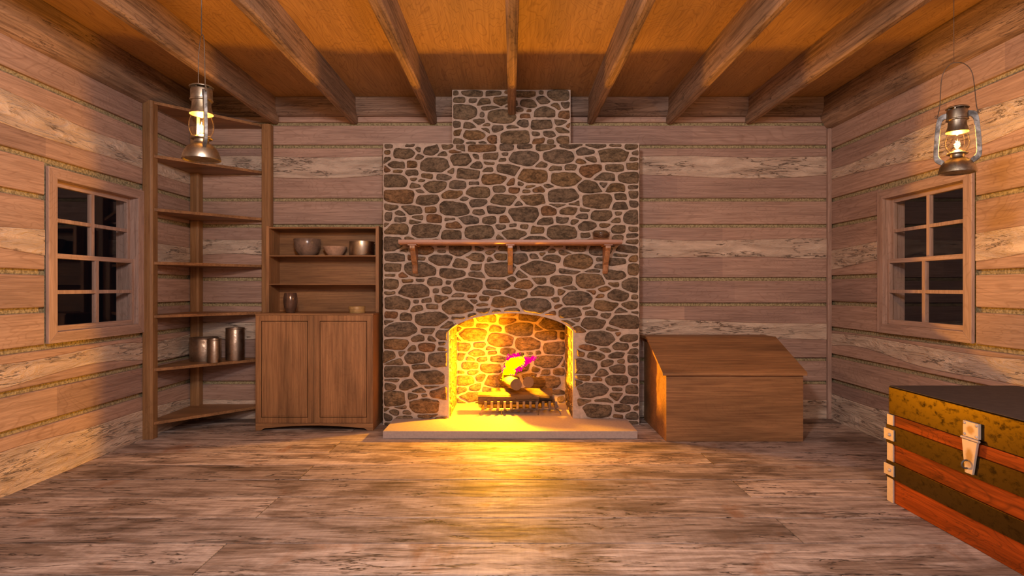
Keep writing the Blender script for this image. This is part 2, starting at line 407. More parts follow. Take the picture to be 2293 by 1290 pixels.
def side_base(h): return [(BACK, h[0]+0.05, 0, CZ), (h[1]-0.05, WY+0.14, 0, CZ), (h[0]+0.05, h[1]-0.05, 0, h[2]+0.05), (h[0]+0.05, h[1]-0.05, h[3]-0.05, CZ)]
wall('wall_left', lambda u, z, d: Vector((-WX+d, u, z)), BACK, WY, GS, PS, CZ, [m_wallY, m_pale, m_chink], HL, 3, 0.10, side_base(HL))
wall('wall_right', lambda u, z, d: Vector((WX-d, u, z)), BACK, WY, GS, PS, CZ, [m_wallY, m_pale, m_chink], HR, 5, 0.10, side_base(HR))
FBX0, FBX1 = -0.483, 0.466
for nm, a, b in (('wall_back', -WX, WX),):
    bmh = None
    rnd_base = [(-WX, FBX0-0.12, 0, CZ), (FBX1+0.12, WX, 0, CZ), (FBX0-0.12, FBX1+0.12, 1.02, CZ)]
    bm = BM()
    # boards left and right of the chimney, and above it
    def wall_back():
        bm = BM(); tones = []
        K = lambda z: (lambda u: z)
        rnd = random.Random(11)
        fn = lambda u, z, d: Vector((u, WY-d, z))
        gw = 0.0140
        edges = [CZ]+GB+[-0.01]
        for i in range(len(edges)-1):
            zt = edges[i]-(gw if i else 0); zb = edges[i+1]+(gw if i < len(edges)-2 else 0)
            inner = [p for p in PB if zb-0.05 < (p[0]+p[1])/2 < zt+0.05]
            for (a, b) in ((-WX, -0.70), (0.70, WX)) if zt < 2.1 else ((-WX, -0.40), (0.40, WX)):
                cuts = [a]+([a+rnd.uniform(0.5,1.2)])+[b]
                if not inner:
                    for p, q in zip(cuts[:-1], cuts[1:]): strip(bm, tones, fn, p, q, K(zb), K(zt), 0, -0.034, 0, rnd.random())
                    continue
                pt, pb = inner[0]; ph = rnd.uniform(0, 6)
                cl = lambda v, lo=zb, hi=zt: min(hi, max(lo, v))
                top = lambda u, pt=pt, ph=ph: cl(pt+0.035*noise.noise(Vector((u*1.1+ph, pt*7, 1))))
                bot = lambda u, pb=pb, ph=ph: cl(pb+0.045*noise.noise(Vector((u*1.1+ph+9, pb*7, 1))))
                strip(bm, tones, fn, a, b, bot, top, 0.006, -0.03, 1, rnd.random(), n=40)
                for p, q in zip(cuts[:-1], cuts[1:]):
                    if zt-pt > 0.01: strip(bm, tones, fn, p, q, top, K(zt), 0, -0.034, 0, rnd.random(), n=24)
                    if pb-zb > 0.01: strip(bm, tones, fn, p, q, K(zb), bot, 0, -0.034, 0, rnd.random(), n=24)
        for (a, b, z0, z1) in rnd_base:
            vs = box(bm, a, b, -0.14, -0.024, z0, z1, 2)
            for v in vs: v.co = fn(v.co.x, v.co.z, v.co.y)
            tones += [0.5]*6
        o = to_obj('wall_back', bm, [m_wallX, m_pale, m_chink]); set_tone(o.data, tones); struct(o)
    wall_back()
    bm.free()
wall('wall_front', lambda u, z, d: Vector((u, BACK+d, z)), -WX, WX, GB, PB, CZ, [m_wallX, m_pale, m_chink], None, 17, 0.04, [(-WX-0.1, WX+0.1, 0, CZ)])
# ceiling and beams
bm = BM(); box(bm, -WX-0.14, WX+0.14, BACK-0.14, WY+0.14, CZ, CZ+0.08); struct(to_obj('ceiling', bm, m_ceil))
def beam_profile(w, zb, zt):
    c = w*0.22
    return [(-w/2+c, zb), (w/2-c, zb), (w/2, zb+c), (w/2, zt), (-w/2, zt), (-w/2, zb+c)]
BZ = 2.370
for i in range(7):
    x = (i-3)*0.636
    yb = 4.40 if i == 3 else WY
    bm = BM(); pr = beam_profile(0.060, BZ, CZ); n = 60
    rows = []
    for k in range(n+1):
        yy = BACK + (yb-BACK)*k/n
        rows.append([bm.verts.new(Vector((p[0] + (0.004*noise.noise(Vector((yy*2.3, j*3.1, i*5.0))) if p[1] < CZ-0.01 else 0), yy, p[1] + (0.006*noise.noise(Vector((yy*1.9+4, j*1.3, i*7.0))) if p[1] < CZ-0.01 else 0)))) for j, p in enumerate(pr)])
    for a, b in zip(rows[:-1], rows[1:]):
        for j in range(6): bm.faces.new((a[j], a[(j+1)%6], b[(j+1)%6], b[j]))
    bm.faces.new(rows[0][::-1]); bm.faces.new(rows[-1])
    bmesh.ops.translate(bm, verts=bm.verts, vec=(x, 0, 0))
    o = to_obj('ceiling_beam', bm, m_beamY, org=(x, BACK, BZ))
    pos = ['first ceiling beam from the left wall, above the left lantern', 'second ceiling beam from the left wall, above the hutch',
           'ceiling beam just left of the chimney top', 'middle ceiling beam that dies into the stone chimney',
           'ceiling beam just right of the chimney top', 'second ceiling beam from the right wall, above the log bin', 'first ceiling beam from the right wall, left of the right lantern'][i]
    tag(o, pos, 'beam', 'exposed wooden ceiling beams')
def wallbeam(name, poly, fn, a, b, mt):
    bm = BM(); prism(bm, poly, fn, a, b); return struct(to_obj(name, bm, mt, bevel=0.006))
# wall plates under the ceiling
wallbeam('trim_1', [(-WX, 2.325), (-WX+0.035, 2.34), (-WX+0.075, 2.40), (-WX+0.085, 2.47), (-WX+0.080, CZ), (-WX, CZ)], FY, BACK, WY, m_beamY)
wallbeam('trim_2', [(WX, 2.325), (WX-0.035, 2.34), (WX-0.075, 2.40), (WX-0.085, 2.47), (WX-0.080, CZ), (WX, CZ)], FY, BACK, WY, m_beamY)
for k, (a, b) in enumerate(((-WX+0.08, -0.459), (0.449, WX-0.08))):
    wallbeam('trim_%d' % (3+k), [(WY, 2.425), (WY-0.03, 2.432), (WY-0.055, 2.455), (WY-0.068, 2.49), (WY-0.066, CZ), (WY, CZ)], FX, a, b, m_beamX)
bm = BM(); box(bm, WX-0.030, WX, WY-0.030, WY, 0, 2.33); struct(to_obj('trim_5', bm, m_winZ, bevel=0.003))

# ------------------------------------------------------------------ windows
def window(idx, sgn, H):
    """sgn=-1 left wall, +1 right wall. H = casing outer y0,y1,z0,z1"""
    X = lambda d: sgn*(WX+d)           # d>0 = outwards
    def bx(bm, d0, d1, y0, y1, z0, z1):
        a, b = sorted((X(d0), X(d1))); box(bm, a, b, y0, y1, z0, z1)
    y0, y1, z0, z1 = H; c = 0.062
    org = (sgn*WX, (y0+y1)/2, z0)
    # casing mitred
    bm = BM()
    def quad(pts):
        prism(bm, pts, FX, X(-0.016), X(0.004))
    quad([(y0,z0),(y1,z0),(y1-c,z0+c),(y0+c,z0+c)]); quad([(y0,z1),(y0+c,z1-c),(y1-c,z1-c),(y1,z1)])
    o = to_obj('window_%d' % idx, bm, [m_winY], org=org, bevel=0.002); struct(o)
    bm = BM()
    prism(bm, [(y0,z0),(y0+c,z0+c),(y0+c,z1-c),(y0,z1)], FX, X(-0.016), X(0.004)); prism(bm, [(y1,z0),(y1,z1),(y1-c,z1-c),(y1-c,z0+c)], FX, X(-0.016), X(0.004))
    to_obj('casing', bm, m_winZ, parent=o, bevel=0.002)
    # jamb lining
    a0, a1, b0, b1 = y0+c, y1-c, z0+c, z1-c
    bm = BM(); t = 0.012
    bx(bm, 0.004, 0.135, a0-t, a0, b0-t, b1+t); bx(bm, 0.004, 0.135, a1, a1+t, b0-t, b1+t)
    bx(bm, 0.004, 0.135, a0, a1, b0-t, b0); bx(bm, 0.004, 0.135, a0, a1, b1, b1+t)
    to_obj('jamb', bm, m_winZ, parent=o)
    zm = (b0+b1)/2; ym = (a0+a1)/2; s = 0.026; mu = 0.013
    for nm, d, za, zb in (('upper_sash', 0.040, zm-0.014, b1), ('lower_sash', 0.012, b0, zm+0.014)):
        bm = BM(); th = 0.026
        bx(bm, d, d+th, a0, a0+s, za, zb); bx(bm, d, d+th, a1-s, a1, za, zb)
        so = to_obj(nm, bm, m_winZ, parent=o, bevel=0.0015)
        bm = BM()
        rail_b, rail_t = (0.028, 0.030) if nm == 'upper_sash' else (0.032, 0.028)
        bx(bm, d, d+th, a0+s, a1-s, za, za+rail_b); bx(bm, d, d+th, a0+s, a1-s, zb-rail_t, zb)
        to_obj('rail', bm, m_winY, parent=so, bevel=0.0015)
        zc = (za+rail_b+zb-rail_t)/2
        bm = BM(); bx(bm, d, d+th, ym-mu, ym+mu, za+rail_b, zb-rail_t); bx(bm, d+0.001, d+th-0.001, a0+s, ym-mu, zc-mu*0.85, zc+mu*0.85); bx(bm, d+0.001, d+th-0.001, ym+mu, a1-s, zc-mu*0.85, zc+mu*0.85)
        to_obj('muntins', bm, m_winZ, parent=so, bevel=0.001)
        bm = BM(); bx(bm, d+0.012, d+0.0155, a0+s, a1-s, za+rail_b, zb-rail_t)
        to_obj('pane', bm, m_glass, parent=so)
window(1, -1, HL); window(2, 1, HR)

# ------------------------------------------------------------------ stonework
def clip(poly, nx, ny, c):
    out = []
    for i in range(len(poly)):
        p, q = poly[i], poly[(i+1)%len(poly)]
        dp, dq = p[0]*nx+p[1]*ny-c, q[0]*nx+q[1]*ny-c
        if dp <= 0: out.append(p)
        if (dp < 0 < dq) or (dq < 0 < dp):
            t = dp/(dp-dq); out.append((p[0]+(q[0]-p[0])*t, p[1]+(q[1]-p[1])*t))
    return out
def stones(rects, seed, scale=1.0, gap=0.0085):
    """rubble stone outlines filling the union of rects (u0,u1,v0,v1); returns rounded polygons"""
    rnd = random.Random(seed)
    u0 = min(r[0] for r in rects); u1 = max(r[1] for r in rects); v0 = min(r[2] for r in rects); v1 = max(r[3] for r in rects)
    AS = 2.0
    sites = []
    for rad, tries in ((0.066, 90), (0.050, 260), (0.038, 900), (0.027, 2600), (0.019, 5000)):
        rad *= scale
        for _ in range(int(tries*(u1-u0)*(v1-v0)/4.2/scale**2)):
            u, v = rnd.uniform(u0, u1), rnd.uniform(v0, v1)
            if not any(r[0] <= u <= r[1] and r[2] <= v <= r[3] for r in rects): continue
            ok = True
            for (a, b, q, _) in sites:
                if ((u-a)/AS)**2+(v-b)**2 < ((rad+q)*0.92)**2: ok = False; break
            if ok: sites.append((u, v, rad, rnd.uniform(1.2, 2.3)))
    out = []
    for i, (u, v, r, a_) in enumerate(sites):
        host = None
        for rc in rects:
            if rc[0] <= u <= rc[1] and rc[2] <= v <= rc[3]: host = rc; break
        m = 0.34*scale
        poly = [(max(host[0], u-m)/AS, max(host[2], v-m/AS)), (min(host[1], u+m)/AS, max(host[2], v-m/AS)), (min(host[1], u+m)/AS, min(host[3], v+m/AS)), (max(host[0], u-m)/AS, min(host[3], v+m/AS))]
        su, sv = u/AS, v
        for j, (a, b, q, _) in enumerate(sites):
            if i == j: continue
            dx, dy = a/AS-su, b-sv; d2 = dx*dx+dy*dy
            if d2 > (0.30*scale)**2: continue
            d = math.sqrt(d2); t = (d2 + r*r - q*q)/(2*d)
            ax_, ay_ = abs(dx)**1.9, abs(dy)**1.9; l_ = math.hypot(ax_, ay_); nx, ny = math.copysign(ax_/l_, dx), math.copysign(ay_/l_, dy); t *= (abs(nx*dx)+abs(ny*dy))/d
            poly = clip(poly, nx, ny, su*nx+sv*ny+t-gap*0.42)
            if len(poly) < 3: break
        if len(poly) < 3: continue
        poly = [(p[0]*AS, p[1]) for p in poly]
        cx = sum(p[0] for p in poly)/len(poly); cy = sum(p[1] for p in poly)/len(poly)
        # shrink, jitter, round corners
        sx = max(p[0] for p in poly)-min(p[0] for p in poly); sy = max(p[1] for p in poly)-min(p[1] for p in poly)
        if sx < 0.02 or sy < 0.014: continue
        if sx > 0.34*scale: continue
        g = gap*0.45
        q = []
        for p in poly:
            dx, dy = p[0]-cx, p[1]-cy
            q.append((cx+dx*(1-g/max(0.02, sx/2))+rnd.uniform(-.004,.004), cy+dy*(1-g/max(0.016, sy/2))+rnd.uniform(-.003,.003)))
        q2 = []
        for k in range(len(q)):
            p, n_ = q[k], q[(k+1)%len(q)]
            L = math.hypot(n_[0]-p[0], n_[1]-p[1])
            q2.append(p)
            if L > 0.07: q2.append(((p[0]+n_[0])/2+rnd.uniform(-.006,.006), (p[1]+n_[1])/2+rnd.uniform(-.006,.006)))
        for it in range(2):
            c = 0.20 if it == 0 else 0.25
            nn = []
            for k in range(len(q2)):
                p, n_ = q2[k], q2[(k+1)%len(q2)]
                nn += [(p[0]*(1-c)+n_[0]*c, p[1]*(1-c)+n_[1]*c), (p[0]*c+n_[0]*(1-c), p[1]*c+n_[1]*(1-c))]
            q2 = nn
        q2 = [(p[0]+0.0035*noise.noise(Vector((p[0]*38, p[1]*38, 3.3))), p[1]+0.0035*noise.noise(Vector((p[0]*38, p[1]*38, 8.8)))) for p in q2]
        out.append((q2, (cx, cy), min(sx, sy), rnd.random()))
    return out
def add_stones(bm, tones, sts, fn, fix=None, mi=1, hmul=1.0):
    for poly, (cx, cy), s, tone in sts:
        if fix:
            poly = [fix(*p) for p in poly]
            cx = sum(p[0] for p in poly)/len(poly); cy = sum(p[1] for p in poly)/len(poly)
            w_ = max(p[0] for p in poly)-min(p[0] for p in poly); h_ = max(p[1] for p in poly)-min(p[1] for p in poly)
            if w_ < 0.03 or h_ < 0.02: continue
        h = (0.010+0.09*s+0.004*tone)*hmul; h = min(h, 0.020*hmul)
        rings = []
        for sc, hh in ((1.0, -0.004), (0.985, 0.45*h), (0.90, 0.85*h), (0.6, h)):
            rg = []
            for (a, b) in poly:
                x, y = cx+(a-cx)*sc, cy+(b-cy)*sc
                nz = noise.noise(Vector((x*22, y*30, tone*50)))*0.006 if hh > 0.5*h else 0
                rg.append(bm.verts.new(fn(x, y, hh+nz)))
            rings.append(rg)
        cv = bm.verts.new(fn(cx, cy, h+noise.noise(Vector((cx*22, cy*30, tone*50)))*0.005))
        n = len(poly)
        for A, B in zip(rings[:-1], rings[1:]):
            for k in range(n):
                f = bm.faces.new((A[k], A[(k+1)%n], B[(k+1)%n], B[k])); f.material_index = mi; f.smooth = True; tones.append(tone)
        for k in range(n):
            f = bm.faces.new((rings[-1][k], rings[-1][(k+1)%n], cv)); f.material_index = mi; f.smooth = True; tones.append(tone)
ARC_C = (FBX0+FBX1)/2; ARC_H = (FBX1-FBX0)/2
def arch(x):
    t = min(1, abs((x-ARC_C)/ARC_H)); return 0.715+0.141*(1-t*t)**0.68
CX0, CX1, CH = -0.987, 0.974, 2.159
UX0, UX1 = -0.459, 0.449
CY = 4.412
fp = thing('stone_fireplace', (ARC_C, CY, 0), 'tall rubble stone fireplace and chimney with arched opening against the back wall', 'fireplace')
def chimney():
    bm = BM(); tones = []
    def b_(*a): box(bm, *a); tones.extend([0.5]*6)
    b_(CX0, FBX0, CY, WY-0.002, 0, CH); b_(FBX1, CX1, CY, WY-0.002, 0, CH)
    N = 36
    xs = [ARC_C - ARC_H*math.cos(PI*i/N) for i in range(N+1)]
    for a, b in zip(xs[:-1], xs[1:]):
        vs = box(bm, a, b, CY, WY-0.002, 0.5, CH); tones.extend([0.5]*6)
        for v in vs:
            if v.co.z < 0.6: v.co.z = arch(v.co.x)
    b_(UX0, UX1, CY+0.008, WY-0.002, CH, CZ-0.001)
    bmesh.ops.remove_doubles(bm, verts=bm.verts, dist=0.00001)
    tones[:] = [0.5]*len(bm.faces)
    def fix(u, v):
        if FBX0-0.014 < u < FBX1+0.014:
            z = arch(u)
            if v < z+0.016:
                # move to nearest: sideways or up
                du = min(u-(FBX0-0.014), (FBX1+0.014)-u); dv = z+0.016-v
                if dv < du: return (u, z+0.016)
                return (FBX0-0.014, v) if u < ARC_C else (FBX1+0.014, v)
        return (u, v)
    sts = stones([(CX0+0.004, CX1-0.004, 0.0, CH-0.004)], 21, 0.95)
    keep = []
    for s in sts:
        c = s[1]
        if FBX0 < c[0] < FBX1 and c[1] < arch(c[0])-0.0: continue
        keep.append(s)
    add_stones(bm, tones, keep, lambda u, v, h: Vector((u, CY-h, v)), fix)
    add_stones(bm, tones, stones([(UX0+0.004, UX1-0.004, CH-0.01, CZ-0.004)], 23, 0.95), lambda u, v, h: Vector((u, CY+0.008-h, v)))
    for side, X_, sg in ((0, CX0, -1), (1, CX1, 1)):
        add_stones(bm, tones, stones([(CY, WY-0.01, 0.0, CH)], 31+side), lambda u, v, h, X_=X_, sg=sg: Vector((X_+sg*h*0.5, u, v)))
    o = to_obj('chimney_breast', bm, [m_mortar, m_stone], parent=fp); set_tone(o.data, tones)
chimney()
FBY = 5.0
def firebox():
    bm = BM(); tones = []
    HB = 0.0
    box(bm, FBX0-0.11, FBX0, WY-0.002, FBY+0.1, HB, 0.95); box(bm, FBX1, FBX1+0.11, WY-0.002, FBY+0.1, HB, 0.95)
    box(bm, FBX0, FBX1, FBY, FBY+0.1, HB, 0.95)
    N = 24
    xs = [ARC_C-ARC_H*math.cos(PI*i/N) for i in range(N+1)]
    for a, b in zip(xs[:-1], xs[1:]):
        vs = box(bm, a, b, WY-0.002, FBY, 0.5, 0.95)
        for v in vs:
            if v.co.z < 0.6: v.co.z = arch(v.co.x)
    tones = [0.5]*len(bm.faces)
    def fixb(u, v): return (u, min(v, arch(u)-0.008)) if FBX0 < u < FBX1 else (u, v)
    add_stones(bm, tones, stones([(FBX0+0.006, FBX1-0.006, 0.055, 0.87)], 41, 0.95), lambda u, v, h: Vector((u, FBY-h, v)), fixb)
    for side, X_, sg in ((0, FBX0, 1), (1, FBX1, -1)):
        add_stones(bm, tones, stones([(CY+0.03, FBY-0.02, 0.055, 0.735)], 43+side), lambda u, v, h, X_=X_, sg=sg: Vector((X_+sg*h*0.5, u, v)))
    o = to_obj('firebox', bm, [m_mortar, m_stone], parent=fp); set_tone(o.data, tones)
firebox()
bm = BM()
prism(bm, [(-0.900, 4.011), (0.875, 4.011), (0.875, CY-0.001), (FBX1-0.001, CY-0.001), (FBX1-0.001, FBY-0.001), (FBX0+0.001, FBY-0.001), (FBX0+0.001, CY-0.001), (-0.900, CY-0.001)], FZ, 0.0, 0.053)
to_obj('hearth_slab', bm, m_slab, parent=fp, bevel=0.003)

# ------------------------------------------------------------------ mantel
MZ = 1.372
mt = thing('mantel_shelf', (-0.012, CY, MZ), 'reddish wooden mantel shelf on three brackets across the stone chimney', 'mantel shelf')
bm = BM(); yb = CY-0.027
prism(bm, [(4.206, MZ+0.006), (4.200, MZ+0.014), (4.200, MZ+0.028), (4.204, MZ+0.032), (yb, MZ+0.032), (yb, MZ), (4.216, MZ)], FX, -0.83, 0.806)
to_obj('shelf_board', bm, m_mantel, parent=mt)
m_brk = wood('bracket_wood', 2, (0.50,0.26,0.13), (0.24,0.11,0.05), (0.12,0.05,0.02), 0.35, 0.6, 0.5, 0.3, 0.5, spec=0.6)
for x in (-0.735, -0.013, 0.708):
    bm = BM()
    prof = [(yb, MZ-0.008), (4.235, MZ-0.008), (4.235, MZ-0.030), (4.262, MZ-0.048), (4.285, MZ-0.085), (4.320, MZ-0.125), (4.350, MZ-0.150), (4.362, MZ-0.190), (4.372, MZ-0.205), (yb, MZ-0.215)]
    prism(bm, prof, FX, x-0.020, x+0.020)
    br = to_obj('bracket', bm, m_brk, parent=mt, bevel=0.004)
    bm = BM(); box(bm, x-0.032, x+0.032, 4.226, yb, MZ-0.009, MZ-0.0005); to_obj('bracket_cap', bm, m_mantel, parent=br, bevel=0.002)
bm = BM(); gb = (0.665, 4.30, MZ+0.0325)
lathe(bm, [(0.0, 0.004), (0.050, 0.004), (0.057, 0.0), (0.060, 0.012), (0.066, 0.045), (0.071, 0.062), (0.068, 0.062), (0.062, 0.045), (0.055, 0.012), (0.0, 0.010)], gb)
tag(to_obj('glass_dish', bm, m_smoke, org=gb, smooth=True), 'small smoky brown glass dish near the right end of the mantel', 'dish')

# ------------------------------------------------------------------ corner shelf
cs = thing('corner_shelf', (-WX, WY, 0), 'tall three post wooden corner shelving with seven triangular shelves', 'shelf')
PT = 2.352; pw = 0.068
for (x0, y0) in ((-WX+0.001, 3.984), (-WX+0.007, WY-pw-0.007), (-1.986, WY-pw-0.007)):
    bm = BM(); c = 0.012
    prism(bm, [(x0+c*0.3, y0), (x0+pw-c, y0), (x0+pw, y0+c), (x0+pw, y0+pw), (x0, y0+pw), (x0, y0+c*0.3)], FZ, 0, PT)
    to_obj('post', bm, m_oakPost, parent=cs, bevel=0.002)
SZ = [2.352-0.3725*k for k in range(7)]
for z in SZ:
    bm = BM(); 
    A = (-2.4915, 4.010); B = (-1.99, 4.578)
    prism(bm, [A, B, (-1.985, WY-0.078), (-1.985, WY-0.012), (-2.485, WY-0.012), (-2.485, WY-0.078), (-WX+0.008, WY-0.078), (-WX+0.008, 4.056), (-2.4915, 4.056)], FZ, z-0.021, z)
    to_obj('shelf', bm, m_oakX, parent=cs, bevel=0.0015)
def tin(name, x, y, z, r, h, mat, label, cat='tin'):
    root = thing(name, (x, y, z), label, cat)
    bm = BM(); lathe(bm, [(0, 0), (r*0.99, 0), (r, 0.003), (r, h-0.012), (r*0.985, h-0.010), (0, h-0.010)], (x, y, z), 48)
    to_obj('can_body', bm, mat, parent=root, smooth='auto')
    bm = BM(); lathe(bm, [(r*0.99, h-0.009), (r*1.025, h-0.008), (r*1.03, h-0.002), (r*1.01, h), (r*0.96, h-0.001), (r*0.94, h-0.005), (0, h-0.005)], (x, y, z), 48)
    to_obj('lid', bm, mat, parent=root, smooth='auto')
S6 = SZ[5]
tin('tin_canister', -2.385, 4.462, S6+0.0005, 0.101, 0.178, m_tin, 'wide short tin canister behind the slimmer tin on the corner shelf')
tin('tin_canister', -2.245, 4.345, S6+0.0005, 0.049, 0.176, m_tin, 'slim short tin canister at the front edge of the corner shelf')
tin('tin_canister', -2.155, 4.485, S6+0.0005, 0.068, 0.25, m_tin, 'tallest tin canister, right of the other two on the corner shelf')

# ------------------------------------------------------------------ hutch
HX0, HX1, HY, HZ = -1.887, -1.022, 4.238, 0.863
hu = thing('hutch_cabinet', ((HX0+HX1)/2, HY, 0), 'brown wooden hutch, two door cupboard below open shelves, left of fireplace', 'cabinet')
yw = WY-0.012
bm = BM()
box(bm, HX0, HX0+0.018, HY, yw, 0.052, HZ-0.012); box(bm, HX1-0.018, HX1, HY, yw, 0.052, HZ-0.012)
box(bm, HX0+0.018, HX1-0.018, yw-0.01, yw, 0.052, HZ-0.012); box(bm, HX0+0.018, HX1-0.018, HY+0.02, yw-0.01, 0.052, 0.07)
box(bm, HX0+0.018, HX1-0.018, HY, HY+0.02, HZ-0.024, HZ-0.012); box(bm, HX0+0.018, HX1-0.018, HY, HY+0.02, 0.052, 0.058)
cxm = (HX0+HX1)/2-0.002
box(bm, cxm-0.012, cxm+0.012, HY, HY+0.02, 0.058, HZ-0.024)
to_obj('cupboard_body', bm, m_oakZ, parent=hu, bevel=0.001)
bm = BM(); box(bm, HX0-0.002, HX1+0.002, HY-0.003, yw, HZ-0.012, HZ); to_obj('countertop', bm, m_oakX, parent=hu, bevel=0.002)
# skirt with arched cutout
bm = BM(); pts = [(HX0, 0.0), (HX0+0.040, 0.0), (HX0+0.058, 0.014)]
for i in range(13):
    t = i/12; x = HX0+0.07+(HX1-HX0-0.14)*t; pts.append((x, 0.018+0.020*math.sin(PI*t)))
pts += [(HX1-0.058, 0.014), (HX1-0.040, 0.0), (HX1, 0.0), (HX1, 0.052), (HX0, 0.052)]
prism(bm, pts, FY, HY, HY+0.018)
box(bm, HX0, HX0+0.018, HY+0.018, yw, 0, 0.052); box(bm, HX1-0.018, HX1, HY+0.018, yw, 0, 0.052)
to_obj('base_skirt', bm, m_oakX, parent=hu, bevel=0.0015)
for (a, b) in ((HX0+0.004, cxm-0.004), (cxm+0.004, HX1-0.004)):
    z0, z1 = 0.058, HZ-0.016
    bm = BM(); fr = 0.040
    y0, y1 = HY-0.007, HY-0.0005
    box(bm, a, a+fr, y0, y1, z0, z1); box(bm, b-fr, b, y0, y1, z0, z1); box(bm, a+fr, b-fr, y0, y1, z0, z0+fr); box(bm, a+fr, b-fr, y0, y1, z1-fr, z1)
    d = to_obj('door', bm, m_oakZ, parent=hu, bevel=0.0015)
    bm = BM(); g = 0.004
    box(bm, a+fr+g, b-fr-g, y0+0.001, y1, z0+fr+g, z1-fr-g)
    g = 0.016
    box(bm, a+fr+g, b-fr-g, y0-0.0015, y0+0.0008, z0+fr+g, z1-fr-g)
    to_obj('door_panel', bm, m_oakZ, parent=d, bevel=0.001)
UY = 4.417; UT = 1.525
for a, b in ((HX0, HX0+0.024), (HX1-0.024, HX1)):
    bm = BM(); box(bm, a, b, UY, yw, HZ, UT); to_obj('side_panel', bm, m_oakZ, parent=hu, bevel=0.001)
bm = BM(); box(bm, HX0+0.024, HX1-0.024, yw-0.008, yw, HZ, UT-0.018); to_obj('back_panel', bm, m_oakX, parent=hu)
bm = BM(); box(bm, HX0+0.024, HX1-0.024, UY+0.001, yw, UT-0.018, UT-0.007); to_obj('top_board', bm, m_oakX, parent=hu, bevel=0.001)
for z in (1.301, 1.083):
    bm = BM(); box(bm, HX0+0.024, HX1-0.024, UY+0.001, yw-0.008, z-0.009, z); to_obj('shelf', bm, m_oakX, parent=hu, bevel=0.001)
def turned(name, prof, loc, mat, label, cat, n=48):
    bm = BM(); lathe(bm, prof, loc, n); return tag(to_obj(name, bm, mat, org=loc, smooth='auto'), label, cat)
z1 = 1.3015
turned('bowl', [(0, 0), (0.055, 0), (0.062, 0.006), (0.085, 0.035), (0.099, 0.075), (0.1025, 0.128), (0.1005, 0.131), (0.098, 0.127), (0.094, 0.075), (0.078, 0.035), (0.0, 0.012)], (-1.605, 4.515, z1), m_bowl, 'large deep dark brown bowl on the top shelf of the hutch', 'bowl')
turned('bowl', [(0, 0), (0.052, 0), (0.056, 0.004), (0.074, 0.030), (0.092, 0.068), (0.091, 0.071), (0.087, 0.068), (0.068, 0.030), (0.0, 0.010)], (-1.388, 4.52, z1), m_bowl2, 'small shallow pinkish clay bowl between big bowl and pot on hutch', 'bowl')
turned('metal_pot', [(0, 0), (0.094, 0), (0.096, 0.003), (0.096, 0.104), (0.099, 0.106), (0.099, 0.111), (0.094, 0.111), (0.093, 0.006), (0, 0.006)], (-1.178, 4.52, z1), m_tinshine, 'shiny round metal pot at the right of the hutch top shelf', 'pot')
turned('vase', [(0, 0), (0.030, 0), (0.033, 0.004), (0.045, 0.040), (0.052, 0.080), (0.051, 0.110), (0.044, 0.145), (0.041, 0.150), (0.039, 0.147), (0.045, 0.11), (0.046, 0.08), (0.03, 0.03), (0, 0.02)], (-1.665, 4.33, HZ+0.0005), m_vase, 'small glossy brown barrel shaped vase standing on the cupboard top', 'vase')
rd = thing('round_box', (-1.165, 4.33, HZ+0.0005), 'low round bentwood box on the right of the cupboard top', 'box')
bm = BM(); lathe(bm, [(0, 0), (0.058, 0), (0.059, 0.002), (0.059, 0.038), (0, 0.038)], (-1.165, 4.33, HZ+0.0005), 48); to_obj('box_body', bm, m_dish, parent=rd, smooth='auto')
bm = BM(); lathe(bm, [(0.0595, 0.030), (0.0615, 0.030), (0.0615, 0.047), (0.060, 0.049), (0, 0.049), (0, 0.0385), (0.0595, 0.0385)], (-1.165, 4.33, HZ+0.0005), 48); to_obj('lid', bm, m_dish, parent=rd, smooth='auto')

# ------------------------------------------------------------------ slant lid bin
BX0, BX1, BY0, BY1 = 1.054, 1.991, 3.938, 4.598
bn = thing('slant_lid_bin', ((BX0+BX1)/2, BY0, 0), 'large brown wooden storage bin with sloping lid, right of the fireplace', 'storage bin')
zf, zb_ = 0.462, 0.658; yk = 4.392
bm = BM(); prism(bm, [(BY0, 0), (BY1, 0), (BY1, zb_), (yk, zb_), (BY0, zf)], FX, BX0, BX1); to_obj('bin_body', bm, m_oakX, parent=bn, bevel=0.0015)
nrm = Vector((0, -(zb_-zf), (yk-BY0))).normalized()
yo, zo = BY0-0.022, zf-0.022*(zb_-zf)/(yk-BY0)
t = 0.020
bm = BM(); prism(bm, [(yo, zo+0.001), (yk, zb_+0.001), (yk, zb_+0.001+t/nrm.z), (yo, zo+t/nrm.z)], FX, BX0-0.030, BX1+0.018); to_obj('lid', bm, m_oakX, parent=bn, bevel=0.0015)
bm = BM(); box(bm, BX0-0.030, BX1+0.018, yk+0.001, BY1+0.004, zb_+0.0005, zb_+t); to_obj('top_board', bm, m_oakX, parent=bn, bevel=0.0015)

